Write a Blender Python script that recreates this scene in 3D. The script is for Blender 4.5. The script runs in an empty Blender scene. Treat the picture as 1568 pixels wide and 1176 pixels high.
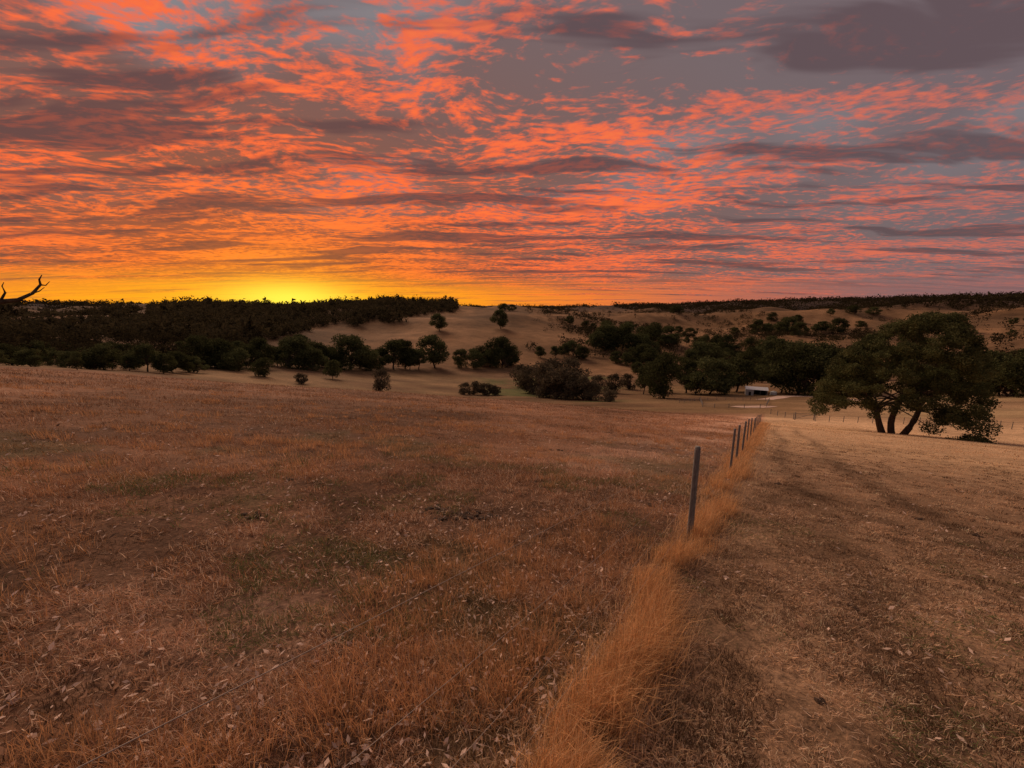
import bpy, math, random
import numpy as np
from math import sin, cos, radians, pi
random.seed(7); rng=np.random.default_rng(11)
scene=bpy.context.scene
scene.view_settings.view_transform='Standard'; scene.view_settings.look='None'; scene.view_settings.exposure=0
EYE=1.62; F=620.0; PIT=math.atan(118/620.0)
PA,PB=-0.074,-0.214
FAZ=radians(33.05); FD=np.array([sin(FAZ),cos(FAZ)]); FN=np.array([cos(FAZ),-sin(FAZ)]); FP=-0.63*FN

# ------------------------------------------------------------ numeric helpers
def survey(u,v):
    dx=u-784.; dy=588.-v
    yy=F*cos(PIT)+dy*sin(PIT); zz=-F*sin(PIT)+dy*cos(PIT)
    return np.arctan2(dx,yy), zz/np.hypot(dx,yy)
def proj(x,y,z):
    z=z-EYE
    d=y*cos(PIT)-z*sin(PIT); up=y*sin(PIT)+z*cos(PIT)
    return 784+F*x/d, 588-F*up/d
def hsh(i,j,s):
    n=(i.astype(np.int64)*374761393+j.astype(np.int64)*668265263+s*1442695041)&0x7fffffff
    n=((n^(n>>13))*1274126177)&0x7fffffff
    n=n^(n>>16)
    return (n&0xffffff)/float(0xffffff)
def vnoise(x,y,s=0):
    xi=np.floor(x);yi=np.floor(y);fx=x-xi;fy=y-yi
    fx=fx*fx*(3-2*fx);fy=fy*fy*(3-2*fy)
    a=hsh(xi,yi,s);b=hsh(xi+1,yi,s);c=hsh(xi,yi+1,s);d=hsh(xi+1,yi+1,s)
    return (a*(1-fx)+b*fx)*(1-fy)+(c*(1-fx)+d*fx)*fy
def fbm(x,y,s=0,o=4):
    t=0;a=.5;n=0
    for k in range(o):
        t=t+a*vnoise(x,y,s+k*17);n+=a;a*=.5;x=x*2.03+3.1;y=y*2.03+1.7
    return t/n
def sst(a,b,x):
    t=np.clip((x-a)/(b-a),0,1);return t*t*(3-2*t)

RK=np.array([100,160,250,400,600,900,1400,2500,5000,9000.])
TAB={
-300:[556,552,536,512,498,486,479,472,469,470],
0:   [562,560,550,522,503,488,478,471,469,470],
200: [573,574,560,528,500,482,477,471,469,470],
400: [595,598,572,542,508,475,479,472,470,470],
600: [618,612,588,558,518,469,479,472,470,470],
700: [624,616,594,562,505,471,479,474,470,470],
800: [627,617,596,562,506,473,479,474,470,470],
950: [631,618,600,568,530,500,480,472,470,470],
1100:[635,620,604,578,548,520,492,468,468,470],
1250:[641,622,606,584,556,526,492,465,466,468],
1400:[648,628,607,586,556,522,488,462,463,466],
1568:[654,632,606,584,550,512,484,458,460,464],
1850:[650,630,602,575,540,505,480,460,460,464]}
RN=np.concatenate([[55.,78.],RK]); LR=np.log(RN)
AZ=[];SL=[]
def plane_s(az,r): return PA*np.sin(az)+PB*np.cos(az)-EYE/r
AZ.append(-pi);SL.append([.06,.05,.04,.03,.02,.01,.01,0,0,0,0,0])
AZ.append(radians(-110));SL.append([.03,.02,.02,.01,.0,.0,.0,0,0,0,0,0])
for u in sorted(TAB):
    a,_=survey(u,520.)
    row=[plane_s(a,55.),plane_s(a,78.)]+[float(survey(u,v)[1]) for v in TAB[u]]
    AZ.append(float(a));SL.append(row)
AZ.append(radians(115));SL.append([-.06,-.05,-.04,-.03,-.02,-.02,-.01,0,0,0,0,0])
AZ.append(pi);SL.append([.06,.05,.04,.03,.02,.01,.01,0,0,0,0,0])
AZ=np.array(AZ);SL=np.array(SL)
def tang(xs,M,axis): return np.gradient(M,xs,axis=axis)
DR=tang(LR,SL,1)
def herm(t,h,a,b,da,db):
    t2=t*t;t3=t2*t
    return (2*t3-3*t2+1)*a+(t3-2*t2+t)*h*da+(-2*t3+3*t2)*b+(t3-t2)*h*db
DA=tang(AZ,SL,0); DAR=tang(AZ,DR,0)
def tabslope(az,r):
    az=np.clip(az,AZ[0],AZ[-1]-1e-6); lr=np.clip(np.log(np.maximum(r,1e-3)),LR[0],LR[-1]-1e-6)
    i=np.clip(np.searchsorted(AZ,az,side='right')-1,0,len(AZ)-2)
    j=np.clip(np.searchsorted(LR,lr,side='right')-1,0,len(LR)-2)
    ha=AZ[i+1]-AZ[i];ta=(az-AZ[i])/ha; hr=LR[j+1]-LR[j];tr=(lr-LR[j])/hr
    def q(M,D,jj): return herm(ta,ha,M[i,jj],M[i+1,jj],D[i,jj],D[i+1,jj])
    return herm(tr,hr,q(SL,DA,j),q(SL,DA,j+1),q(DR,DAR,j),q(DR,DAR,j+1))
def H(x,y):
    x=np.asarray(x,float);y=np.asarray(y,float)
    r=np.hypot(x,y)+1e-6;az=np.arctan2(x,y)
    pl=PA*x+PB*y
    tb=EYE+tabslope(az,r)*r
    w=sst(45,85,r)
    z=pl*(1-w)+tb*w
    z=z+(fbm(x/150.,y/150.,5,2)-.5)*0.030*r*sst(140,400,r)*(1-sst(1500,3500,r)*.7)
    z=z+(fbm(x/300.,y/260.,6,2)-.5)*0.050*r*sst(420,700,r)*(1-sst(1300,2000,r))*sst(.10,.35,az)
    z=z+(fbm(x/9.,y/9.,3,3)-.5)*.26*sst(4,16,r)*(1-sst(150,400,r))
    z=z+(fbm(x/.5,y/.5,8,3)-.5)*.06*(1-sst(8,25,r))+(fbm(x/.12,y/.12,18,2)-.5)*.026*(1-sst(5,12,r))
    return z
def Hs(x,y): return float(H(np.array([x]),np.array([y]))[0])
def hit(u,v,rmin=30.):
    az,s=survey(u,v); az=float(az)
    r=np.geomspace(rmin,6000,2500);x=r*sin(az);y=r*cos(az)
    sl=(H(x,y)-EYE)/r
    k=np.nonzero(sl>=s)[0]
    i=k[0] if len(k) else int(np.argmax(sl))
    return x[i],y[i],r[i]

# ------------------------------------------------------------ mesh helpers
def np_mesh(name,V,T,mats,col=None,midx=None,smooth=False,link=True):
    V=np.ascontiguousarray(V,dtype=np.float32);T=np.ascontiguousarray(T,dtype=np.int32)
    me=bpy.data.meshes.new(name);me.vertices.add(len(V));me.vertices.foreach_set('co',V.ravel())
    n=len(T);me.loops.add(3*n);me.polygons.add(n)
    me.polygons.foreach_set('loop_start',np.arange(0,3*n,3,dtype=np.int32))
    me.polygons.foreach_set('loop_total',np.full(n,3,dtype=np.int32))
    me.loops.foreach_set('vertex_index',T.ravel())
    for m in mats: me.materials.append(m)
    if midx is not None: me.polygons.foreach_set('material_index',np.asarray(midx,dtype=np.int32))
    me.polygons.foreach_set('use_smooth',np.full(n,smooth))
    me.update(calc_edges=True)
    if col is not None:
        c=me.color_attributes.new('Col','FLOAT_COLOR','POINT')
        cc=np.ones((len(V),4),np.float32);cc[:,:3]=col;c.data.foreach_set('color',cc.ravel())
    if not link: return me
    ob=bpy.data.objects.new(name,me);scene.collection.objects.link(ob);return ob
def tube(pts,rad,n=8,cap=True):
    pts=np.array(pts,float);k=len(pts);V=[];T=[]
    ref=np.array([.13,.21,.97])
    for i in range(k):
        d=pts[min(i+1,k-1)]-pts[max(i-1,0)];d/=np.linalg.norm(d)+1e-9
        rf=ref if abs(d@ref)<.93 else np.array([1,0,0.])
        a=np.cross(d,rf);a/=np.linalg.norm(a);b=np.cross(d,a)
        for j in range(n):
            t=2*pi*j/n;V.append(pts[i]+rad[i]*(cos(t)*a+sin(t)*b))
    for i in range(k-1):
        for j in range(n):
            p=i*n+j;q=i*n+(j+1)%n;T+= [(p,q,q+n),(p,q+n,p+n)]
    if cap:
        V.append(pts[-1]);c=len(V)-1
        for j in range(n):T.append(((k-1)*n+j,(k-1)*n+(j+1)%n,c))
        V.append(pts[0]);c=len(V)-1
        for j in range(n):T.append((j,c,(j+1)%n))
    return np.array(V),np.array(T)
class MB:
    def __init__(s): s.V=[];s.T=[];s.M=[];s.n=0
    def add(s,V,T,m=0):
        s.V.append(np.asarray(V,float));s.T.append(np.asarray(T)+s.n);s.M.append(np.full(len(T),m));s.n+=len(V)
    def box(s,c,d,m=0,rz=0,rx=0):
        v=np.array([(x,y,z) for x in(-.5,.5) for y in(-.5,.5) for z in(-.5,.5)])*np.array(d)
        cx,sx=cos(rx),sin(rx);v=v@np.array([[1,0,0],[0,cx,sx],[0,-sx,cx]])
        cz,sz=cos(rz),sin(rz);v=v@np.array([[cz,sz,0],[-sz,cz,0],[0,0,1]])
        t=[(0,1,3),(0,3,2),(4,6,7),(4,7,5),(0,4,5),(0,5,1),(2,3,7),(2,7,6),(0,2,6),(0,6,4),(1,5,7),(1,7,3)]
        s.add(v+np.array(c),t,m)
    def out(s,name,mats,smooth=False,link=True):
        return np_mesh(name,np.vstack(s.V),np.vstack(s.T),mats,midx=np.concatenate(s.M),smooth=smooth,link=link)

# ------------------------------------------------------------ node helper
class G:
    dim='3D'
    def __init__(s,nt): s.nt=nt
    def nd(s,t,**k):
        n=s.nt.nodes.new(t)
        for a,b in k.items(): setattr(n,a,b)
        return n
    def put(s,sock,v):
        if v is None: return
        if isinstance(v,bpy.types.NodeSocket): s.nt.links.new(v,sock)
        else:
            if isinstance(v,(tuple,list)) and sock.type=='RGBA' and len(v)==3: v=(*v,1)
            sock.default_value=v
    def m(s,op,a,b=None,c=None,clamp=False):
        n=s.nd('ShaderNodeMath',operation=op,use_clamp=clamp)
        for i,v in enumerate((a,b,c)): s.put(n.inputs[i],v)
        return n.outputs[0]
    def vm(s,op,a,b=None,sc=None):
        n=s.nd('ShaderNodeVectorMath',operation=op);s.put(n.inputs[0],a);s.put(n.inputs[1],b)
        if sc is not None:s.put(n.inputs['Scale'],sc)
        return n.outputs['Value'] if op in('DOT_PRODUCT','LENGTH') else n.outputs[0]
    def noise(s,v,sc,det=4,ro=.55,dist=0,off=None,out='Fac'):
        n=s.nd('ShaderNodeTexNoise',noise_dimensions=s.dim)
        if off: v=s.vm('ADD',v,off)
        s.put(n.inputs['Vector'],v);s.put(n.inputs['Scale'],sc);s.put(n.inputs['Detail'],det);s.put(n.inputs['Roughness'],ro);s.put(n.inputs['Distortion'],dist)
        return n.outputs[out]
    def mix(s,f,a,b,bt='MIX'):
        n=s.nd('ShaderNodeMix',data_type='RGBA',blend_type=bt)
        s.put(n.inputs[0],f);s.put(n.inputs[6],a);s.put(n.inputs[7],b);return n.outputs[2]
    def ramp(s,f,st,interp='LINEAR'):
        n=s.nd('ShaderNodeValToRGB');n.color_ramp.interpolation=interp;e=n.color_ramp.elements
        while len(e)<len(st): e.new(.5)
        for i,(p,c) in enumerate(st):
            e[i].position=p;e[i].color=(*c,1) if isinstance(c,tuple) else (c,c,c,1)
        s.put(n.inputs[0],f);return n.outputs[0]
    def mapr(s,f,a,b,c,d):
        n=s.nd('ShaderNodeMapRange');s.put(n.inputs[0],f)
        for i,v in enumerate((a,b,c,d)): n.inputs[i+1].default_value=v
        return n.outputs[0]
    def ss(s,x,a,b):
        n=s.nd('ShaderNodeMapRange',interpolation_type='SMOOTHSTEP');s.put(n.inputs[0],x);n.inputs[1].default_value=a;n.inputs[2].default_value=b;return n.outputs[0]
def mat(name,fn):
    m=bpy.data.materials.new(name);m.use_nodes=True;nt=m.node_tree;nt.nodes.clear();g=G(nt)
    o=g.nd('ShaderNodeOutputMaterial');nt.links.new(fn(g),o.inputs[0]);return m
def bsdf(g,col,rough=.9,normal=None,metal=0,spec=.2):
    p=g.nd('ShaderNodeBsdfPrincipled');g.put(p.inputs['Base Color'],col);p.inputs['Roughness'].default_value=rough
    p.inputs['Metallic'].default_value=metal;p.inputs['Specular IOR Level'].default_value=spec
    if normal is not None:g.nt.links.new(normal,p.inputs['Normal'])
    return p.outputs[0]
def bump(g,h,st,d):
    b=g.nd('ShaderNodeBump');b.inputs['Strength'].default_value=st;b.inputs['Distance'].default_value=d;g.put(b.inputs['Height'],h);return b.outputs[0]

# ------------------------------------------------------------ world
SAZ=-radians(28.3)
w=bpy.data.worlds.new('World');scene.world=w;w.use_nodes=True;w.node_tree.nodes.clear();g=G(w.node_tree)
D=g.nd('ShaderNodeTexCoord').outputs['Generated']
sp=g.nd('ShaderNodeSeparateXYZ');g.put(sp.inputs[0],D);X,Y,Z=sp.outputs
zp=g.m('MAXIMUM',Z,0.)
zc=g.m('ADD',zp,.055)
cb=g.nd('ShaderNodeCombineXYZ');g.put(cb.inputs[0],g.m('DIVIDE',X,zc));g.put(cb.inputs[1],g.m('DIVIDE',Y,zc));P=cb.outputs[0]
hl=g.m('SQRT',g.m('ADD',g.m('MULTIPLY',X,X),g.m('ADD',g.m('MULTIPLY',Y,Y),1e-6)))
cosd=g.m('DIVIDE',g.m('ADD',g.m('MULTIPLY',X,sin(SAZ)),g.m('MULTIPLY',Y,cos(SAZ))),hl)
A=g.m('ARCCOSINE',g.m('MINIMUM',cosd,.99999))
aa=g.m('MULTIPLY',A,.80);hh=g.m('MULTIPLY',zp,1.6)
d=g.m('SQRT',g.m('ADD',g.m('MULTIPLY',aa,aa),g.m('MULTIPLY',hh,hh)))
dn=g.m('MULTIPLY',d,.5)
litc=g.ramp(dn,[(0,(1,.45,.02)),(.05,(1,.29,.012)),(.11,(1,.185,.018)),(.22,(1,.145,.034)),(.36,(.93,.145,.052)),(.50,(.70,.14,.085)),(.66,(.45,.145,.12)),(.85,(.33,.145,.145)),(1,(.38,.21,.19))])
gapc=g.ramp(dn,[(0,(.95,.32,.02)),(.05,(.62,.15,.02)),(.11,(.37,.082,.028)),(.2,(.25,.085,.052)),(.34,(.20,.108,.095)),(.5,(.18,.132,.138)),(.7,(.165,.128,.15)),(1,(.23,.20,.21))])
drkc=g.ramp(dn,[(0,(.55,.17,.03)),(.07,(.20,.055,.03)),(.18,(.11,.046,.045)),(.45,(.10,.060,.068)),(1,(.135,.10,.115))])
wc=g.vm('SUBTRACT',g.noise(P,.9,2,out='Color'),(.5,.5,.5))
PW=g.vm('ADD',P,g.vm('SCALE',wc,None,.55))
def mapping(v,rot,sc):
    mp=g.nd('ShaderNodeMapping');g.put(mp.inputs[0],v);mp.inputs['Rotation'].default_value=(0,0,radians(rot));mp.inputs['Scale'].default_value=sc;return mp.outputs[0]
PS=mapping(PW,-16,(.74,1.2,1));PL=mapping(PW,14,(.24,1.25,1));PM=mapping(PW,-26,(.42,1.2,1))
cell=g.noise(PS,16.,3,.62,.12)
cel2=g.noise(PS,6.5,3,.6,.2,(9,2,0))
mid=g.noise(PM,2.2,4,.6,.2,(3,7,0))
big=g.noise(P,.6,2,.5,0,(11,4,0))
comb=g.m('ADD',g.m('ADD',g.m('MULTIPLY',cell,.44),g.m('MULTIPLY',cel2,.24)),g.m('ADD',g.m('MULTIPLY',mid,.36),g.m('MULTIPLY',g.m('SUBTRACT',big,.5),.26)))
bias=g.m('SUBTRACT',-.002,g.m('MULTIPLY',g.ss(d,.3,1.5),.036))
cbm=g.m('ADD',comb,bias)
fade=g.ss(A,.75,1.55)
lit=g.m('MULTIPLY',g.ss(cbm,.45,.59),g.m('SUBTRACT',1.,g.m('MULTIPLY',fade,.30)))
gap2=g.mix(g.m('MULTIPLY',g.ss(big,.42,.60),g.ss(Z,.12,.4)),gapc,(.25,.24,.26))
col=g.mix(lit,gap2,litc)
hi=g.m('MULTIPLY',g.ss(cbm,.54,.65),g.m('SUBTRACT',.62,g.m('MULTIPLY',fade,.45)))
col=g.mix(hi,col,g.mix(.5,litc,(1,.23,.05)))
dk=g.noise(PL,1.9,4,.55,.2,(5,1,0))
dark=g.m('MULTIPLY',g.ss(dk,.505,.605),.80)
col=g.mix(dark,col,drkc)
hc=g.ramp(g.m('MULTIPLY',A,.5),[(0,(1,.45,.02)),(.08,(1,.38,.012)),(.20,(1,.28,.015)),(.34,(.87,.20,.035)),(.47,(.56,.15,.08)),(.62,(.26,.125,.12)),(1,(.2,.14,.17))])
hb=g.m('MULTIPLY',g.m('SUBTRACT',1.,g.ss(zp,.012,.085)),.92)
hn=g.noise(PL,1.1,4,.6,0,(1,9,0))
hb=g.m('MULTIPLY',hb,g.ss(hn,.32,.52))
col=g.mix(hb,col,hc)
def gl(sa,sh,e0=0.):
    a2=g.m('DIVIDE',A,sa);h2=g.m('DIVIDE',g.m('SUBTRACT',Z,e0),sh)
    return g.m('EXPONENT',g.m('MULTIPLY',g.m('ADD',g.m('MULTIPLY',a2,a2),g.m('MULTIPLY',h2,h2)),-1.))
glm=g.m('ADD',.5,g.m('MULTIPLY',lit,.5))
col=g.mix(g.m('MULTIPLY',g.m('MULTIPLY',gl(.46,.036,.008),.78),glm),col,(1,.46,.015))
col=g.mix(g.m('MULTIPLY',gl(.115,.030,.016),.95),col,(1,.88,.08))
below=g.ss(Z,-.03,-.001)
col=g.mix(below,(.10,.06,.04),col)
sky=g.nd('ShaderNodeTexSky',sky_type='NISHITA');sky.sun_disc=False;sky.sun_elevation=radians(1.5);sky.sun_rotation=SAZ
b1=g.nd('ShaderNodeBackground');g.put(b1.inputs[0],sky.outputs[0]);b1.inputs[1].default_value=.006
b2=g.nd('ShaderNodeBackground');g.put(b2.inputs[0],col);b2.inputs[1].default_value=1.0
ad=g.nd('ShaderNodeAddShader');g.nt.links.new(b1.outputs[0],ad.inputs[0]);g.nt.links.new(b2.outputs[0],ad.inputs[1])
wo=g.nd('ShaderNodeOutputWorld');g.nt.links.new(ad.outputs[0],wo.inputs[0])

ld=bpy.data.lights.new('sun','SUN');ld.energy=2.8;ld.angle=radians(32);ld.color=(1,.71,.50)
lo=bpy.data.objects.new('sun',ld);scene.collection.objects.link(lo)
from mathutils import Vector
el=radians(33);sd=Vector((sin(SAZ)*cos(el),cos(SAZ)*cos(el),sin(el)))
lo.rotation_euler=sd.to_track_quat('Z','Y').to_euler()

# ------------------------------------------------------------ materials
def f_ground(g):
    p=g.nd('ShaderNodeTexCoord').outputs['Object']
    at=g.nd('ShaderNodeAttribute',attribute_name='Col').outputs['Color']
    n1=g.noise(p,24,4,.75);n2=g.noise(p,1.3,4,.65);n3=g.noise(p,.05,5,.65)
    f=g.m('MULTIPLY',g.mapr(n1,.3,.72,.35,1.55),g.m('MULTIPLY',g.mapr(n2,.3,.7,.72,1.25),g.mapr(n3,.3,.7,.68,1.28)))
    c=g.vm('SCALE',at,None,f)
    return bsdf(g,c,.95,bump(g,n1,.6,.03),spec=.05)
M_ground=mat('dry_grass_ground',f_ground)
def f_blade(g):
    at=g.nd('ShaderNodeAttribute',attribute_name='Col').outputs['Color']
    a=g.nd('ShaderNodeBsdfDiffuse');g.put(a.inputs[0],at)
    t=g.nd('ShaderNodeBsdfTranslucent');g.put(t.inputs[0],at)
    m=g.nd('ShaderNodeMixShader');m.inputs[0].default_value=.35;g.nt.links.new(a.outputs[0],m.inputs[1]);g.nt.links.new(t.outputs[0],m.inputs[2]);return m.outputs[0]
M_blade=mat('dry_grass_blades',f_blade)
def f_leaf(dark,light):
    def f(g):
        oi=g.nd('ShaderNodeObjectInfo').outputs['Random'];p=g.nd('ShaderNodeNewGeometry').outputs['Position']
        n=g.noise(p,.7,3,.6);c=g.mix(g.ss(n,.38,.62),dark,light)
        c=g.vm('SCALE',c,None,g.m('ADD',.7,g.m('MULTIPLY',oi,.6)))
        a=g.nd('ShaderNodeBsdfDiffuse');g.put(a.inputs[0],c);t=g.nd('ShaderNodeBsdfTranslucent');g.put(t.inputs[0],c)
        m=g.nd('ShaderNodeMixShader');m.inputs[0].default_value=.25;g.nt.links.new(a.outputs[0],m.inputs[1]);g.nt.links.new(t.outputs[0],m.inputs[2]);return m.outputs[0]
    return f
M_leaf=mat('eucalyptus_foliage',f_leaf((.042,.046,.020),(.10,.104,.042)))
M_forest=mat('forest_foliage',f_leaf((.032,.026,.015),(.07,.055,.028)))
M_shrub=mat('shrub_foliage',f_leaf((.07,.055,.036),(.14,.11,.068)))
def f_bark(g):
    p=g.nd('ShaderNodeTexCoord').outputs['Object'];n=g.noise(p,6,6,.7)
    return bsdf(g,g.ramp(n,[(.3,(.03,.022,.016)),(.7,(.12,.085,.06))]),.95,bump(g,n,.8,.05))
M_bark=mat('bark',f_bark)
def f_post(g):
    p=g.nd('ShaderNodeTexCoord').outputs['Object']
    mpn=g.nd('ShaderNodeMapping');g.put(mpn.inputs[0],p);mpn.inputs['Scale'].default_value=(1,1,.12)
    n=g.noise(mpn.outputs[0],90,5,.7)
    return bsdf(g,g.ramp(n,[(.3,(.075,.07,.065)),(.7,(.27,.25,.23))]),.9,bump(g,n,.8,.004))
M_post=mat('weathered_wood',f_post)
M_wire=mat('fence_wire',lambda g:bsdf(g,(.28,.22,.18),.6,metal=.2))
def f_iron(c):
    def f(g):
        p=g.nd('ShaderNodeTexCoord').outputs['Object'];wv=g.nd('ShaderNodeTexWave');g.put(wv.inputs[0],p);wv.inputs['Scale'].default_value=4
        n=g.noise(p,2,4);return bsdf(g,g.mix(n,tuple(k*.75 for k in c),c),.55,bump(g,wv.outputs['Fac'],.5,.02),metal=.1)
    return f
M_roof=mat('corrugated_roof',f_iron((.70,.70,.72)));M_wall=mat('corrugated_wall',f_iron((.40,.39,.38)))
M_dark=mat('bay_shade_and_door',lambda g:bsdf(g,(.02,.02,.02),.9))  # near-black colour: painted shade of the open bay, and the door
M_tank=mat('tank_plastic',lambda g:bsdf(g,g.mix(g.noise(g.nd('ShaderNodeTexCoord').outputs['Object'],3),(.45,.46,.45),(.6,.6,.58)),.7))
def f_dirt(g):
    p=g.nd('ShaderNodeTexCoord').outputs['Object'];n=g.noise(p,.5,6,.7);return bsdf(g,g.ramp(n,[(.3,(.36,.24,.19)),(.7,(.62,.45,.36))]),.95)
M_dirt=mat('pale_dirt',f_dirt)
def f_clod(g):
    p=g.nd('ShaderNodeTexCoord').outputs['Object'];n=g.noise(p,40,5,.7);return bsdf(g,g.ramp(n,[(.3,(.03,.02,.014)),(.7,(.09,.055,.035))]),.95,bump(g,n,.8,.01))
M_clod=mat('dung_clod',f_clod)

# ------------------------------------------------------------ albedo zones
def albedo(x,y,ground=False):
    r=np.hypot(x,y);az=np.arctan2(x,y)
    side=(x-FP[0])*FN[0]+(y-FP[1])*FN[1]
    left=np.array([.50,.268,.160]);right=np.array([.56,.345,.205])
    rt=sst(-.1,.5,side+.5*(fbm(x,y,2,3)-.5))*sst(-2,2,y+3)
    pt=fbm(x/3.5,y/3.5,31,4);p2=fbm(x/14,y/9,37,4);p3=fbm(x/.5,y/.5,38,3)
    lc=left*(.48+.84*pt+.8*(p2-.5)+.5*(p3-.5))[:,None]
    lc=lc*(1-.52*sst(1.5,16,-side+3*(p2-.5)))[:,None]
    pink=np.exp(-((side+2.2)/1.6)**2)[:,None]*.5*sst(.38,.58,pt)[:,None]
    lc=lc*(1-pink)+np.array([.70,.47,.34])*pink
    bare=(sst(.58,.68,fbm(x/2.4,y/1.6,83,4))*(1-sst(14,40,r)))[:,None]*.55
    lc=lc*(1-bare)+np.array([.17,.10,.065])*bare
    gg=(sst(.55,.66,fbm(x/1.7,y/1.7,85,4))*(1-sst(9,20,r)))[:,None]*.45
    lc=lc*(1-gg)+np.array([.19,.17,.08])*gg
    rc=right*(.50+.76*pt+.5*(p3-.5))[:,None]
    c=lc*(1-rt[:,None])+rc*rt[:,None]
    gd=(sst(10,28,r)*rt)[:,None]*.65;c=c*(1-gd)+np.array([.66,.44,.25])*(.60+.8*p2)[:,None]*gd
    for o_,s_ in((1.35,.30),(3.0,.30)):
        pth=np.exp(-((side-o_-.2*np.sin(y*.35))/s_)**2)*sst(0,2,y)*rt*(.5+fbm(x/2,y/2,71,3))*(1-sst(35,60,r));c=c*(1-.34*pth[:,None])
    if ground: c=c*(.50+.50*sst(6,40,r))[:,None]  # near ground painted darker, as shade in the gaps between grass blades
    gv=fbm(x/40,y/24,41,5)
    v=(sst(84,118,r)*(1-sst(330,430,r)))[:,None]
    vc=np.array([.20,.118,.062])*(.35+1.2*gv)[:,None]
    gz_=np.maximum(sst(-.12,-.02,az)*(1-sst(.20,.32,az)),sst(.72,.8,az)*.8)
    gr=(sst(.44,.56,gv)*(.15+.85*gz_))[:,None]*.8
    vc=vc*(1-gr)+np.array([.085,.105,.036])*gr
    ry=sst(.60,.75,az)[:,None]*.6; vc=vc*(1-ry)+np.array([.46,.30,.17])*(.6+.8*gv)[:,None]*ry
    c=c*(1-v)+vc*v
    f=sst(330,430,r)[:,None]
    fn=fbm(x/110,y/50,51,5)
    fc=np.array([.235,.132,.066])*(.20+1.4*fn)[:,None]
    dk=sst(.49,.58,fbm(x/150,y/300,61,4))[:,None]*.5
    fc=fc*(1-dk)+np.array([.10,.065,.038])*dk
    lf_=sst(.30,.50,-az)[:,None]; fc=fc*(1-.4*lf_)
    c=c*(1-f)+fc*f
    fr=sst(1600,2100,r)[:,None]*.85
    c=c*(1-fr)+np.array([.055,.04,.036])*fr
    return c

# ------------------------------------------------------------ terrain
az=np.concatenate([np.linspace(-180,-66,40)[:-1],np.linspace(-66,66,520),np.linspace(66,180,40)[1:]]);az=np.radians(az[:-1])
rr=np.concatenate([[0.05],np.geomspace(.3,1,20)[:-1],np.linspace(1,8,300)[:-1],np.geomspace(8,9000,290)])
AA,RR=np.meshgrid(az,rr);gx=(RR*np.sin(AA)).ravel();gy=(RR*np.cos(AA)).ravel();gz=H(gx,gy)
na=len(az);nr=len(rr)
i=np.arange(nr-1)[:,None]*na;j=np.arange(na)[None,:];j2=(j+1)%na
a=(i+j).ravel();b=(i+j2).ravel();c=(i+na+j2).ravel();dd=(i+na+j).ravel()
T=np.concatenate([np.stack([a,dd,c],1),np.stack([a,c,b],1)])
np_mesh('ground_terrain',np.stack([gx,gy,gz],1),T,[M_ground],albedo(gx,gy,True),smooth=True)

# ------------------------------------------------------------ grass
def blades(p,h,wd,th1,th2,la,col):
    N=len(p);ps=rng.uniform(0,2*pi,N);t=np.stack([np.cos(ps),np.sin(ps),np.zeros(N)],1)*wd[:,None]*.5
    L=np.stack([np.cos(la),np.sin(la),np.zeros(N)],1);L[:,2]=L[:,0]*PA+L[:,1]*PB
    up=np.array([0,0,1.])
    md=p+(up*np.cos(th1)[:,None]+L*np.sin(th1)[:,None])*(h*.55)[:,None]
    tp=md+(up*np.cos(th2)[:,None]+L*np.sin(th2)[:,None])*(h*.45)[:,None]
    V=np.stack([p-t,p+t,md-t*.8,md+t*.8,tp],1).reshape(-1,3)
    b=np.arange(N)[:,None]*5
    T=np.concatenate([b+[0,1,3],b+[0,3,2],b+[2,3,4]]).reshape(-1,3)
    return V,T,np.repeat(col,5,0)
def palette(N,x,y,side):
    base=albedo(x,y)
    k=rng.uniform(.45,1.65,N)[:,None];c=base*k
    s=rng.random(N);rr_=np.hypot(x,y);pale=(s<.26*np.where(rr_<9,1,.4)*np.where(side<-4,.5,1))[:,None];c=np.where(pale,np.array([.82,.59,.42])*rng.uniform(.6,1.05,N)[:,None],c)
    org=((s>.84)&(side<0))[:,None];c=np.where(org,np.array([.54,.27,.12])*rng.uniform(.6,1.,N)[:,None],c)
    gn=(fbm(x/.8,y/.8,77,3)>.56)&(rng.random(N)<.5)&(rr_<9)
    c=np.where(gn[:,None],np.array([.13,.145,.055])*rng.uniform(.7,1.2,N)[:,None],c)
    return np.clip(c,0,.85)
VS=[];TS=[];CS=[];off=0
def addb(r): 
    global off
    V,T,C=r;VS.append(V);TS.append(T+off);CS.append(C);off+=len(V)
N=290000;r=.5+7.3*rng.random(N)**1.1;a=np.radians(rng.uniform(-60,60,N));x=r*np.sin(a);y=r*np.cos(a)
side=(x-FP[0])*FN[0]+(y-FP[1])*FN[1]
cl=fbm(x/.16,y/.16,93,3)*.6+fbm(x/.7,y/.7,94,2)*.4
keep=(rng.random(N)<.10+.90*sst(.40,.58,cl))&((side<0)|(rng.random(N)<.8));x,y,r,side,cl=x[keep],y[keep],r[keep],side[keep],cl[keep];N=len(x)
lf=side<0
h=rng.uniform(.03,.095,N)*np.where(lf,1.,.6)*(.35+1.2*cl)
th1=np.radians(np.where(rng.random(N)<.55,rng.uniform(60,90,N),rng.uniform(5,60,N)));th1=np.where(lf,th1,np.maximum(th1,.9))
th2=th1+np.radians(rng.uniform(-10,45,N))
p=np.stack([x,y,H(x,y)+rng.uniform(0,.022,N)*sst(.35,.6,cl)],1)
addb(blades(p,h,rng.uniform(.0015,.0040,N)*(.75+r/6),th1,th2,rng.uniform(0,2*pi,N),palette(N,x,y,side)))
N=280000;r=6.5*(85/6.5)**rng.random(N);a=np.radians(rng.uniform(-60,60,N));x=r*np.sin(a);y=r*np.cos(a)
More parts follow.
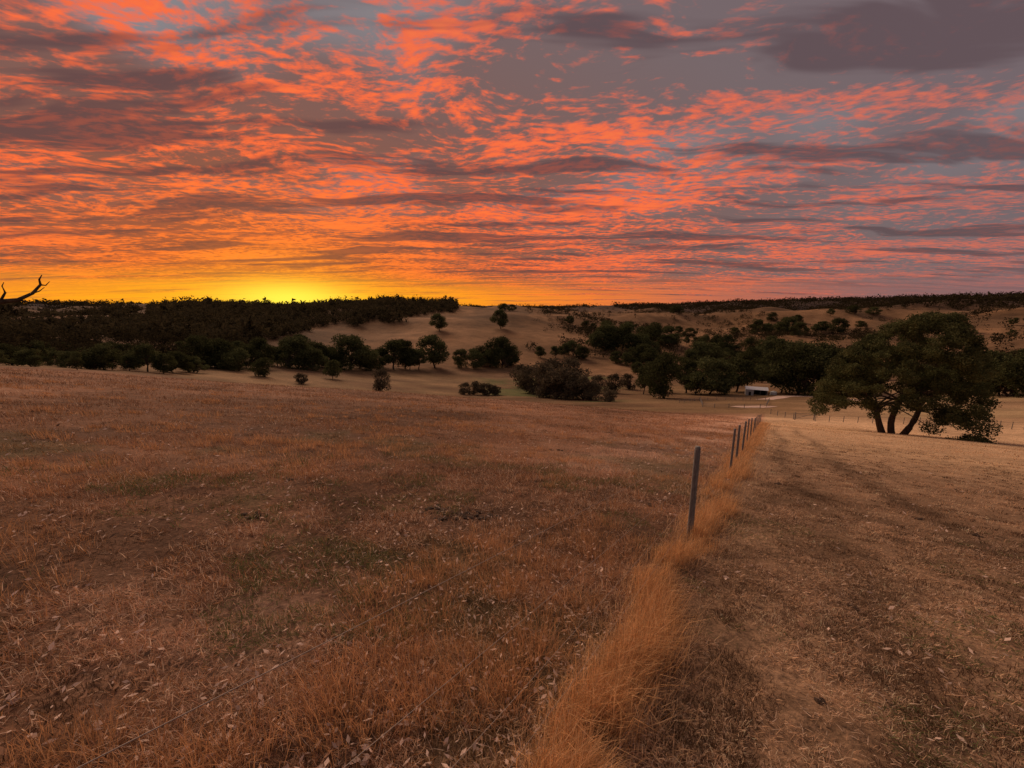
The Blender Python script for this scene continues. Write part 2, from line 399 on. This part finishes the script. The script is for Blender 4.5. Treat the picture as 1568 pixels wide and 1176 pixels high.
side=(x-FP[0])*FN[0]+(y-FP[1])*FN[1];lf=side<0
dens=fbm(x/1.6,y/1.6,92,4)*.5+fbm(x/.4,y/.4,95,2)*.5;keep=rng.random(N)<np.where(lf,.12+.88*sst(.42,.60,dens),(.12+.6*sst(.42,.6,dens))+.5*sst(15,40,r));x,y,r,side,lf,dens=[q[keep] for q in (x,y,r,side,lf,dens)];N=len(x)
h=rng.uniform(.05,.14,N)*(.3+1.4*dens)*np.where(lf,1.1,.55)*(1+r/60)
p=np.stack([x,y,H(x,y)-.005],1)
addb(blades(p,h,.0032*(r/5.)**.9*rng.uniform(.6,1.4,N),np.radians(rng.uniform(5,70,N)),np.radians(rng.uniform(30,100,N)),rng.uniform(0,2*pi,N),palette(N,x,y,side)))
def tufts(n,k,r0,r1,a0,a1,sel,h0,h1,rad,cb,th,wk=.0024,cut=.49,sd=14,fs=2.2,jit=(.7,1.15)):
    r=r0*(r1/r0)**rng.random(n);a=np.radians(rng.uniform(a0,a1,n));tx=r*np.sin(a);ty=r*np.cos(a)
    ts=(tx-FP[0])*FN[0]+(ty-FP[1])*FN[1];ok=sel(ts)&(fbm(tx/fs,ty/fs,sd,3)>cut);tx,ty,r=tx[ok],ty[ok],r[ok]
    x=np.repeat(tx,k);y=np.repeat(ty,k);rp=np.repeat(r,k);N=len(x);sz=np.repeat(rng.uniform(.5,1.3,len(tx)),k)
    an=rng.uniform(0,2*pi,N);q=rng.random(N)**.6*rad*sz*(1+rp/30);x=x+q*np.cos(an);y=y+q*np.sin(an)
    cc=np.array(cb)*rng.uniform(.6,1.35,N)[:,None]*np.repeat(rng.uniform(*jit,len(tx)),k)[:,None]
    addb(blades(np.stack([x,y,H(x,y)-.005],1),rng.uniform(h0,h1,N)*sz,wk*np.maximum(1,rp/4.5)**.9,np.radians(rng.uniform(0,th,N)),np.radians(rng.uniform(15,th+45,N)),an+rng.normal(0,.6,N),np.clip(cc,0,.85)))
tufts(2400,45,1.6,50,-60,36,lambda t:t<-.3,.08,.24,.13,(.56,.30,.145),35)
tufts(8500,18,1.2,30,14,60,lambda t:t>.35,.02,.06,.065,(.17,.10,.06),65,.0034,.42,15,.9,(.4,1.1))
tufts(5000,14,1.2,24,14,60,lambda t:t>.35,.02,.06,.06,(.82,.57,.38),70,.0032,.45,16,.7)
tufts(7000,14,1.0,24,-60,40,lambda t:t<-.1,.02,.07,.06,(.16,.095,.055),65,.0032,.44,17,.8,(.4,1.1))
np_mesh('paddock_grass',np.vstack(VS),np.vstack(TS),[M_blade],np.vstack(CS))
VS=[];TS=[];CS=[];off=0
def strip(N,s0,s1,c0,sig,h0,h1,wk,cb):
    s=s0*(s1/s0)**rng.random(N);o=c0+.08*np.sin(s*1.3)+.06*np.sin(s*3.1)+rng.normal(0,sig,N)*(.7+s/14)
    x=FP[0]+FD[0]*s+FN[0]*o;y=FP[1]+FD[1]*s+FN[1]*o
    cl=fbm(x/.2,y/.2,55,3)*.6+fbm(x/.9,y/.9,56,2)*.4;kp=cl>.44;x,y,s,cl=x[kp],y[kp],s[kp],cl[kp];N=len(x)
    h=rng.uniform(h0,h1,N)*(cl*1.9);la=rng.normal(math.atan2(FN[1],FN[0])+.3,1.3,N)
    cc=np.array(cb)*rng.uniform(.4,1.35,N)[:,None]
    addb(blades(np.stack([x,y,H(x,y)-.01],1),h,wk*np.maximum(1,s/4.)**.85*rng.uniform(.6,1.4,N),np.abs(rng.normal(.2,.3,N)),np.abs(rng.normal(.9,.55,N)),la,cc))
strip(42000,.6,62,.06,.085,.14,.34,.0024,(.68,.38,.17))
strip(14000,.6,62,.08,.18,.08,.22,.0026,(.72,.48,.28))
strip(5000,1.0,62,.06,.10,.28,.52,.0018,(.72,.44,.23))
np_mesh('tall_fence_grass',np.vstack(VS),np.vstack(TS),[M_blade],np.vstack(CS))
N=11000;r=.7*(20/.7)**rng.random(N);a=np.radians(rng.uniform(-60,60,N));x=r*np.sin(a);y=r*np.cos(a)
side=(x-FP[0])*FN[0]+(y-FP[1])*FN[1];kp=((side<0)|(rng.random(N)<.22))&(fbm(x/1.5,y/1.5,97,3)>.42);x,y,r=x[kp],y[kp],r[kp];N=len(x);z=H(x,y)+rng.uniform(.012,.045,N)
yaw=rng.uniform(0,2*pi,N);ln=rng.uniform(.009,.026,N)*(.8+r/10);wd=ln*rng.uniform(.25,.5,N)
e1=np.stack([np.cos(yaw),np.sin(yaw),rng.uniform(-.5,.4,N)],1);e2=np.stack([-np.sin(yaw),np.cos(yaw),rng.uniform(-.7,.7,N)],1)
c0=np.stack([x,y,z],1);V=np.stack([c0-e1*ln[:,None],c0+e2*wd[:,None],c0+e1*ln[:,None],c0-e2*wd[:,None]],1).reshape(-1,3)
b=np.arange(N)[:,None]*4;T=np.concatenate([b+[0,1,2],b+[0,2,3]]).reshape(-1,3)
s=rng.random(N)[:,None];cc=np.where(s<.6,np.array([.72,.53,.42]),np.where(s<.85,np.array([.38,.22,.14]),np.array([.13,.085,.06])))*rng.uniform(.7,1.2,N)[:,None]
np_mesh('leaf_litter',V,T,[M_blade],np.repeat(cc,4,0))
mb=MB()
def clod(x,y,s):
    n=9;m=5;V=[];
    for i in range(m+1):
        for j in range(n):
            t=pi*i/m;f=2*pi*j/n;k=s*rng.uniform(.75,1.25);V.append((x+k*sin(t)*cos(f),y+k*sin(t)*sin(f),Hs(x,y)+.012+.35*k*cos(t)))
    T=[]
    for i in range(m):
        for j in range(n):
            p=i*n+j;q=i*n+(j+1)%n;T+=[(p,p+n,q+n),(p,q+n,q)]
    mb.add(V,T)
for (u,v,n_) in [(690,786,22),(672,783,14),(710,790,12),(745,792,10),(400,790,7),(1000,775,7),(855,692,9),(440,735,7),(720,1050,3),(835,945,3),(1255,1075,3),(1365,1078,2),(1410,795,6),(1310,930,3),(1190,740,5),(1500,820,5),(1290,690,5)]:
    a_,s_=survey(u,v);a_=float(a_);r_=EYE/(PA*sin(a_)+PB*cos(a_)-float(s_))
    for q in range(n_):
        x=r_*sin(a_)+rng.normal(0,.011*n_);y=r_*cos(a_)+rng.normal(0,.008*n_);clod(x,y,rng.uniform(.015,.045)*(1 if n_>4 else .5))
mb.out('soil_clods',[M_clod])

# ------------------------------------------------------------ fence
fence=bpy.data.objects.new('wire_fence',None);scene.collection.objects.link(fence)
def child(o,p): o.parent=p;return o
ss_=[-1.6,4.85,10.9,13.2,16.2,20,24.5,29.5,34.5,40,46,53,60]
tops=[]
for k_,s in enumerate(ss_):
    x,y=FP+FD*s;z=Hs(x,y);hgt=1.2+random.uniform(-.04,.05);lx=random.uniform(-.03,.03);ly=random.uniform(-.03,.03)
    rad=.034 if k_%3!=2 else .028
    pts=[(x+lx*t,y+ly*t,z-.25+(hgt+.25)*t) for t in (0,.2,.4,.6,.8,.985,1)]
    V,T=tube(pts,[rad*1.05,rad*1.03,rad,rad*.98,rad,rad*.97,rad*.8],10)
    V+=rng.normal(0,.0012,V.shape);child(np_mesh('post_%d'%k_,V,T,[M_post],smooth=True),fence)
    tops.append((x+lx,y+ly,z))
mb=MB()
for hw in (.28,.55,.84,1.14):
    P_=[]
    for k_ in range(len(tops)-1):
        A0=np.array(tops[k_]);B0=np.array(tops[k_+1])
        for t in np.linspace(0,1,8)[:-1]:
            q=A0+(B0-A0)*t;P_.append((q[0],q[1],q[2]+hw-.03*4*t*(1-t)))
    P_.append((tops[-1][0],tops[-1][1],tops[-1][2]+hw))
    V,T=tube(P_,[.0009+.0011*min(1,max(0,i_-8)/30) for i_ in range(len(P_))],5);mb.add(V,T)
child(mb.out('wires',[M_wire]),fence)
def lin3(a,b,r,mb,n=6,m=0):
    V,T=tube([a,b],[r,r],n);mb.add(V,T,m)
x0,y0,_=hit(1217,643);x1,y1,_=hit(1246,643.5)
if math.hypot(x1-x0,y1-y0)>8: x1,y1=x0+5,y0
z0,z1=Hs(x0,y0),Hs(x1,y1);mb=MB()
gh=1.25
for x_,y_,z_ in((x0,y0,z0),(x1,y1,z1)): lin3((x_,y_,z_-.3),(x_,y_,z_+gh+.2),.09,mb)
for h_ in (.3,.6,.9,1.2): lin3((x0,y0,z0+h_),(x1,y1,z1+h_),.035,mb)
lin3((x0,y0,z0+.3),(x1,y1,z1+1.2),.03,mb)
mb.out('farm_gate',[M_post])
def rails(name,pts,n,hgt,rs,pr=.07,rr_=.03,mt=None):
    mb=MB();pts=np.array(pts,float);t=np.linspace(0,len(pts)-1,n);X_=np.interp(t,range(len(pts)),pts[:,0]);Y_=np.interp(t,range(len(pts)),pts[:,1]);Z_=H(X_,Y_)
    for k in range(n):
        lin3((X_[k],Y_[k],Z_[k]-.2),(X_[k]+rng.normal(0,.03),Y_[k],Z_[k]+hgt+rng.uniform(-.05,.1)),pr,mb)
    for h_ in rs:
        V,T=tube([(X_[k],Y_[k],Z_[k]+h_) for k in range(n)],[rr_]*n,5);mb.add(V,T)
    mb.out(name,[mt or M_post])
rails('paddock_fence',[hit(uu,vv)[:2] for uu,vv in [(1248,645),(1330,648),(1420,650),(1500,655),(1568,658)]],16,1.15,(.35,.7,1.05),.05,.012)
rails('paddock_fence',[hit(uu,vv)[:2] for uu,vv in [(1180,634),(1215,642)]],4,1.15,(.35,.7,1.05),.06,.012)
rails('stockyard_fence',[hit(uu,vv)[:2] for uu,vv in [(1040,617),(1072,613),(1130,613),(1178,614),(1172,626),(1076,624),(1072,613)]],26,1.4,(.4,.8,1.2),.08,.04)

# ------------------------------------------------------------ trees
def leaves(cent,rad,n,size,flat=.75,shell=.45):
    k=len(cent);wts=rad**2/np.sum(rad**2);idx=rng.choice(k,n,p=wts)
    v=rng.normal(size=(n,3));v/=np.linalg.norm(v,axis=1)[:,None]
    q=(shell+(1-shell)*rng.random(n)**.7)*(1+rng.normal(0,.12,n))
    p=cent[idx]+v*(rad[idx]*q)[:,None]*np.array([1,1,flat])
    a=rng.normal(size=(n,3));a/=np.linalg.norm(a,axis=1)[:,None];b=np.cross(a,rng.normal(size=(n,3)));b/=np.linalg.norm(b,axis=1)[:,None]+1e-9
    s=size*rng.uniform(.5,1.3,n)[:,None]
    V=np.stack([p-a*s*.8,p+b*s*.4,p+a*s*.8,p-b*s*.4],1).reshape(-1,3);bb=np.arange(n)[:,None]*4
    T=np.concatenate([bb+[0,1,2],bb+[0,2,3]]).reshape(-1,3);return V,T
def limb(mb,a,b,r0,r1,sag=.1,n=6):
    a=np.array(a,float);b=np.array(b,float);L=np.linalg.norm(b-a);w=rng.normal(0,.05*L,3);pts=[];rd=[]
    for t in np.linspace(0,1,6):
        pts.append(a+(b-a)*t+w*sin(pi*t)+np.array([0,0,sag*L*sin(pi*t)]));rd.append(r0+(r1-r0)*t)
    V,T=tube(pts,rd,n);mb.add(V,T,0)
def tree_mesh(name,nl,size,ncl,width,base,trunks=1,mats=None,lobes=.17):
    mb=MB();W=width/2;cent=[];rad=[]
    for i in range(ncl):
        t=rng.random()**.5;f=rng.uniform(0,2*pi);hgt=rng.random()
        rmax=W*(1-abs(hgt-.38)**1.8*1.6);rq=max(0.02,rmax)*t*.85
        cent.append((rq*cos(f),rq*sin(f),base+lobes*.5+(1-base-lobes*1.1)*hgt));rad.append(lobes*rng.uniform(.6,1.25))
    cent=np.array(cent);rad=np.array(rad)
    for t in range(trunks):
        f=rng.uniform(0,2*pi);sp=.0 if trunks==1 else .04*width
        b0=np.array([sp*cos(f),sp*sin(f),-.03]);fork=b0+np.array([rng.normal(0,.03),rng.normal(0,.03),base*.8+.08])+np.array([cos(f),sin(f),0])*sp*2
        limb(mb,b0,fork,.028,.018,0,8)
        for i in rng.choice(ncl,min(ncl,9),replace=False): limb(mb,fork,cent[i],.013,.004)
    V,T=leaves(cent,rad,nl,size);mb.add(V,T,1)
    return mb.out(name,mats or [M_bark,M_leaf],link=False)
VAR=[tree_mesh('tree_mesh_a',6500,.034,30,1.0,.14,lobes=.17),tree_mesh('tree_mesh_b',7000,.034,34,1.25,.07,lobes=.17),tree_mesh('tree_mesh_c',5000,.032,22,.85,.2,lobes=.15),
     tree_mesh('tree_mesh_d',8000,.034,42,1.6,.04,2,lobes=.17),tree_mesh('tree_mesh_e',6000,.034,26,1.1,.04,lobes=.2)]
SHR=[tree_mesh('shrub_mesh_a',2600,.05,20,1.3,.03,3,[M_bark,M_shrub],lobes=.2),tree_mesh('shrub_mesh_b',2600,.045,16,1.0,.05,3,[M_bark,M_shrub],lobes=.2)]
def inst(name,me,x,y,hgt,wk=1.,sink=.08):
    o=bpy.data.objects.new(name,me);scene.collection.objects.link(o);o.location=(x,y,Hs(x,y)-sink*hgt*.3)
    o.scale=(hgt*wk,hgt*wk,hgt);o.rotation_euler=(0,0,random.uniform(0,6.28));return o
def place(u,vb,hpx,wk=1.,kind='t',var=None,rmin=85.):
    x,y,r=hit(u,vb,rmin)
    hgt=hpx/F*y*1.05
    if kind=='t': inst('eucalyptus_tree',VAR[var if var is not None else random.randrange(5)],x,y,hgt,wk)
    else: inst('shrub',SHR[random.randrange(2)],x,y,hgt,wk)
for (u,vb,hp,wk,vr) in [(673,507,27,1.05,0),(767,504,30,.95,0),(772,476,11,1.4,3),(784,476,10,1.2,1),(405,577,30,1.1,4),(510,580,30,.9,0),(1015,610,72,.8,4),(1000,600,48,.9,0),(985,604,44,.8,2)]: place(u,vb,hp,wk,var=vr)
def clump(u0,u1,vb0,vb1,h,n,wk=1.05):
    for k in range(n):
        t=(k+.5)/n+random.uniform(-.35,.35)/n;place(u0+(u1-u0)*t,vb0+(vb1-vb0)*t+random.uniform(-3,3),h*random.uniform(.62,1.2),wk*random.uniform(.8,1.2),var=random.choice([0,1,1,2,3,4,4]))
clump(-60,130,556,562,34,10);clump(110,310,566,570,36,11);clump(20,300,548,552,26,9)
clump(300,412,564,566,40,6);clump(318,400,548,550,26,4);clump(420,545,563,566,46,8,1.0);clump(440,470,556,556,52,1,.9)
clump(548,668,564,564,45,8,1.05);clump(702,792,565,561,41,6,1.05);clump(820,905,549,548,28,5,1.15);clump(905,1000,536,538,40,7)
clump(930,1010,556,566,30,4);clump(1050,1120,564,560,38,4,1.1);clump(1045,1130,602,602,50,5,1.1);clump(1140,1230,574,576,52,6,1.1);clump(1190,1320,602,604,66,7,1.0)
clump(1480,1640,606,608,66,8,1.0);clump(1400,1470,596,598,40,3,1.1)
clump(1150,1285,512,512,22,8,1.1);clump(1000,1090,532,528,18,5,1.3);clump(1090,1180,540,540,22,4,1.3);clump(1500,1640,566,566,26,6,1.3);clump(1340,1480,548,552,18,4,1.3)
clump(960,1060,505,515,13,7,1.4);clump(870,960,496,512,12,6,1.4)
for i in range(36):
    u=rng.uniform(920,1600);vb=rng.uniform(526,580)+(u-930)*.03;place(u,vb,rng.uniform(12,28),rng.uniform(1.,1.4))
for i in range(16):
    u=rng.uniform(1020,1600);vb=rng.uniform(480,515);place(u,vb,rng.uniform(8,14),rng.uniform(1.,1.3))
for (u,vb,hp,wk) in [(585,599,34,.9),(462,588,18,1),(712,604,18,1.3),(728,604,20,1.3),(745,605,20,1.4),(758,605,16,1.2),(800,594,36,1.1),(815,602,46,1.1),(835,608,52,1.),(852,610,46,1.1),(870,611,52,1.),(888,612,40,1.1),(905,613,30,1.1),(930,615,22,1.2),(848,588,42,1.2),(875,586,38,1.2),(915,602,28,1.1),(960,596,24,1.1),(1055,594,24,1.1),(940,602,30,1)]:
    place(u,vb,hp,wk,'s')

def big_tree():
    az_,_=survey(1368,655);az_=float(az_);r_=71.;x,y=r_*sin(az_),r_*cos(az_);z=Hs(x,y);mb=MB()
    rx=np.array([cos(az_),-sin(az_),0]);dp=np.array([sin(az_),cos(az_),0]);up=np.array([0,0,1.])
    def Q(a,b,c): return rx*a+dp*b+up*c
    cent=[];rad=[]
    def env(a):
        top=np.interp(a,[-8.6,-7.6,-6,-4,-2,0,1.8,3.6,5.2,6.6,7.6],[3.2,7.0,10.8,13.0,14.6,15.8,16.4,15.6,13.6,10.0,4.4])
        bot=np.interp(a,[-8.6,-6.5,-4,-1.2,0,1.6,3,5,7.6],[2.0,1.5,1.8,2.5,2.7,2.2,1.5,.9,.3]);return top,bot
    for i in range(310):
        a=rng.uniform(-8.3,7.3);tp,bt=env(a);b_=float(np.clip(rng.normal(0,3.0),-6.5,6.5));k=math.sqrt(max(.12,1-(b_/7.2)**2))
        tp=bt+(tp-bt)*k;R=rng.uniform(.55,1.3);lo_=bt+R*.6;hi_=max(lo_+.1,tp-R*.7)
        c=rng.uniform(lo_,hi_) if rng.random()<.65 else hi_-rng.random()*.9
        cent.append(Q(a,b_,c));rad.append(R)
    cent=np.array(cent);rad=np.array(rad)
    for (bx,fx,fz) in [(-.9,-2.0,3.4),(0.,.2,4.4),(.8,2.0,3.4)]:
        fork=Q(fx,rng.normal(0,.6),fz);limb(mb,Q(bx,0,-.4),fork,.40,.26,.03,10)
        dd_=np.linalg.norm((cent-fork)*np.array([1,1,1.2]),axis=1)
        for i in np.argsort(dd_)[::5][:14]: limb(mb,fork,cent[i],.14,.03,.06)
    V,T=leaves(cent,rad,130000,.15,.75,.35);mb.add(V,T,1)
    o=mb.out('eucalyptus_tree',[M_bark,M_leaf]);o.location=(x,y,z);return o
big_tree()

def dead_tree():
    mb=MB();r0=17.;a0=radians(-60);bx,by=r0*sin(a0),r0*cos(a0);bz=Hs(bx,by)
    def W(u,v,r):
        a,s=survey(u,v);a=float(a);return np.array([r*sin(a),r*cos(a),EYE+float(s)*r])
    def pl(pts,rd):
        V,T=tube(pts,[q*.62 for q in rd],8);mb.add(V,T)
    t0=np.array([bx,by,bz-.3]);t1=W(-150,500,17);t2=W(-135,400,17)
    pl([t0,(t0+t1)/2+np.array([.1,.05,0]),t1,t2,W(-150,330,17)],[.46,.40,.32,.21,.06])
    m1=W(-60,478,16.6);m2=W(0,462,16.2);m3=W(28,459,16.0);m4=W(50,449,16.0);m5=W(62,436,16.0)
    pl([t1,m1,m2,m3,m4,m5],[.17,.13,.10,.075,.055,.042])
    pl([m5,W(60,428,16),W(64,421,16)],[.04,.03,.015]);pl([m5,W(70,437,16),W(76,431,16)],[.035,.022,.01])
    pl([m2,W(8,448,16),W(3,438,16),W(6,432,16)],[.05,.035,.02,.01]);pl([m3,W(42,462,16),W(64,465,16)],[.04,.025,.01])
    pl([m4,W(60,446,16),W(68,440,15.9)],[.03,.02,.01]);pl([W(-150,420,17),W(-200,360,17),W(-210,300,17)],[.1,.06,.02])
    mb.out('dead_tree',[M_bark],smooth=True)
dead_tree()

# ------------------------------------------------------------ distant masses
def mass(name,x,y,h,wd,ntri,m,size):
    z=H(x,y);K=len(x);n=ntri;v=rng.normal(size=(K,n,3));v/=np.linalg.norm(v,axis=2)[...,None]
    q=rng.uniform(.5,1.08,(K,n,1));v=v*q
    P0=np.stack([x,y,z+h*.5],1)[:,None,:]+v*np.stack([wd*.5,wd*.5,h*.5],1)[:,None,:]
    s=(size*h)[:,None,None]
    a=rng.normal(size=(K,n,3));b=rng.normal(size=(K,n,3));c=rng.normal(size=(K,n,3))
    V=np.stack([P0+a*s,P0+b*s,P0+c*s],2).reshape(-1,3);T=np.arange(len(V)).reshape(-1,3)
    return np_mesh(name,V,T,[m])
N=28000;r=np.sqrt(rng.uniform(180**2,1200**2,N));a=np.radians(rng.uniform(-66,-5,N));x=r*np.sin(a);y=r*np.cos(a);z=H(x,y);u,v=proj(x,y,z)
lim=np.interp(u,[-900,0,120,330,395,470,560,640,700,701],[560,560,560,556,524,506,494,484,474,300])
lim=lim+(fbm(x/45,y/45,9,3)-.5)*24
ok=(v<lim)
gap=(fbm(x/120,y/70,19,3)>.55)&(u<230)&(v<503)
gap|=(fbm(x/60,y/35,20,3)>.62)&(v>512)&(u<420)
ok&=~gap
x,y,r,v=x[ok],y[ok],r[ok],v[ok]
hs=(.45+1.15*fbm(x/30,y/30,23,3))
nr_=r<420
q=~nr_
mass('distant_forest',x[q],y[q],np.clip(rng.lognormal(2.05,.38,q.sum()),4,17)*hs[q],rng.uniform(6,12,q.sum()),28,M_forest,.11)
kk=np.nonzero(nr_)[0];kk=kk[rng.random(len(kk))<.7]
mass('distant_forest',x[kk],y[kk],rng.uniform(4.5,10,len(kk))*hs[kk],rng.uniform(6,11,len(kk)),100,M_forest,.07)
N=17000;r=rng.uniform(1800,3400,N);a=np.radians(rng.uniform(-60,60,N));x=r*np.sin(a);y=r*np.cos(a);pz=fbm(x/420,y/260,29,3)
u,v=proj(x,y,H(x,y));ok=np.where(u>940,(v<479)&(pz>.24),pz>.48);x,y=x[ok],y[ok]
mass('distant_tree_line',x,y,rng.uniform(12,24,len(x)),rng.uniform(18,38,len(x)),14,M_forest,.13)
N=13000;r=rng.uniform(480,2000,N);a=np.radians(rng.uniform(2,60,N));x=r*np.sin(a);y=r*np.cos(a)
l1=np.abs(fbm(x/260,y/150,39,3)-.5);cp=fbm(x/90,y/60,49,3);ok=(l1<.014)|((cp>.65)&(rng.random(N)<.8))|(rng.random(N)<.014);x,y=x[ok],y[ok]
mass('scattered_distant_trees',x,y,rng.uniform(6,13,len(x)),rng.uniform(8,16,len(x)),40,M_forest,.09)

# ------------------------------------------------------------ farm yard
def shed(u,v,sc,rz,nm):
    x,y,r=hit(u,v);z=Hs(x,y);e=bpy.data.objects.new(nm,None);scene.collection.objects.link(e);e.location=(x,y,z);e.rotation_euler=(0,0,radians(rz));e.scale=(sc,sc,sc)
    def part(nm,fn,mt):
        mb=MB();fn(mb);o=mb.out(nm,[mt]);o.parent=e
    def walls(mb):
        mb.box((0,3,1.6),(10,.12,3.6));mb.box((-4.94,0,1.6),(.12,5.88,3.6));mb.box((4.94,0,1.6),(.12,5.88,3.6));mb.box((-3.2,-3,1.6),(3.4,.12,3.6))
        for sx in(-4.94,4.94):
            V=[(sx-.06,-3,3.4),(sx-.06,3,3.4),(sx-.06,0,4.5),(sx+.06,-3,3.4),(sx+.06,3,3.4),(sx+.06,0,4.5)]
            mb.add(V,[(0,1,2),(3,5,4),(0,2,5),(0,5,3),(1,4,5),(1,5,2)])
    part('walls',walls,M_wall)
    an=math.atan2(1.1,3)
    part('roof',lambda mb:(mb.box((0,-1.65,4.0),(10.8,3.55,.1),rx=an),mb.box((0,1.65,4.0),(10.8,3.55,.1),rx=-an)),M_roof)
    part('posts',lambda mb:[mb.box((px_,-2.95,1.6),(.18,.18,3.5)) for px_ in(-1.4,1.6,4.7)],M_post)
    part('painted_shade_panel',lambda mb:mb.box((1.7,2.85,1.6),(6.2,.1,3.3)),M_dark)  # dark sheet standing in for the shade inside the open shed
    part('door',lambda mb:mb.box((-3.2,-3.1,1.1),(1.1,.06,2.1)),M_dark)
    return x,y,z
x,y,z=shed(1157,605,1.0,-24,'farm_shed')
mb=MB();t=tube([(x+9,y-1,z-.8),(x+9,y-1,z+2.0),(x+9,y-1,z+2.5)],[1.6,1.6,.3],20);mb.add(*t);mb.out('water_tank',[M_tank],smooth=False)
def drape(name,pts,wd,m,lift=.08,n=60):
    P_=np.array(pts);t=np.linspace(0,len(P_)-1,n);cx=np.interp(t,range(len(P_)),P_[:,0]);cy=np.interp(t,range(len(P_)),P_[:,1])
    dx=np.gradient(cx);dy=np.gradient(cy);l=np.hypot(dx,dy);nx,ny=-dy/l,dx/l;W_=np.interp(t,range(len(P_)),wd);V=[];K=7
    for q in np.linspace(-.5,.5,K):
        X_=cx+nx*W_*q;Y_=cy+ny*W_*q;V.append(np.stack([X_,Y_,H(X_,Y_)+lift],1))
    V=np.concatenate(V);T=[]
    for k in range(K-1):
        for i in range(n-1):
            a=k*n+i;T+=[(a,a+1,a+n+1),(a,a+n+1,a+n)]
    np_mesh(name,V,T,[m])
pa=[hit(uu,vv)[:2] for uu,vv in [(1128,624),(1150,623),(1176,622)]];drape('dirt_yard',pa,[6,12,7],M_dirt)
pa=[hit(uu,vv)[:2] for uu,vv in [(1170,612),(1200,607),(1240,607),(1290,611),(1340,614)]];drape('farm_track',pa,[7,7,6,6,6],M_dirt)

# ------------------------------------------------------------ camera
cd=bpy.data.cameras.new('camera');cam=bpy.data.objects.new('camera',cd);scene.collection.objects.link(cam)
cd.sensor_width=36;cd.lens=36*F/1568;cd.clip_start=.05;cd.clip_end=20000
cam.location=(0,0,EYE);cam.rotation_euler=(pi/2-PIT,0,0);scene.camera=cam
print('objects',len(scene.objects))
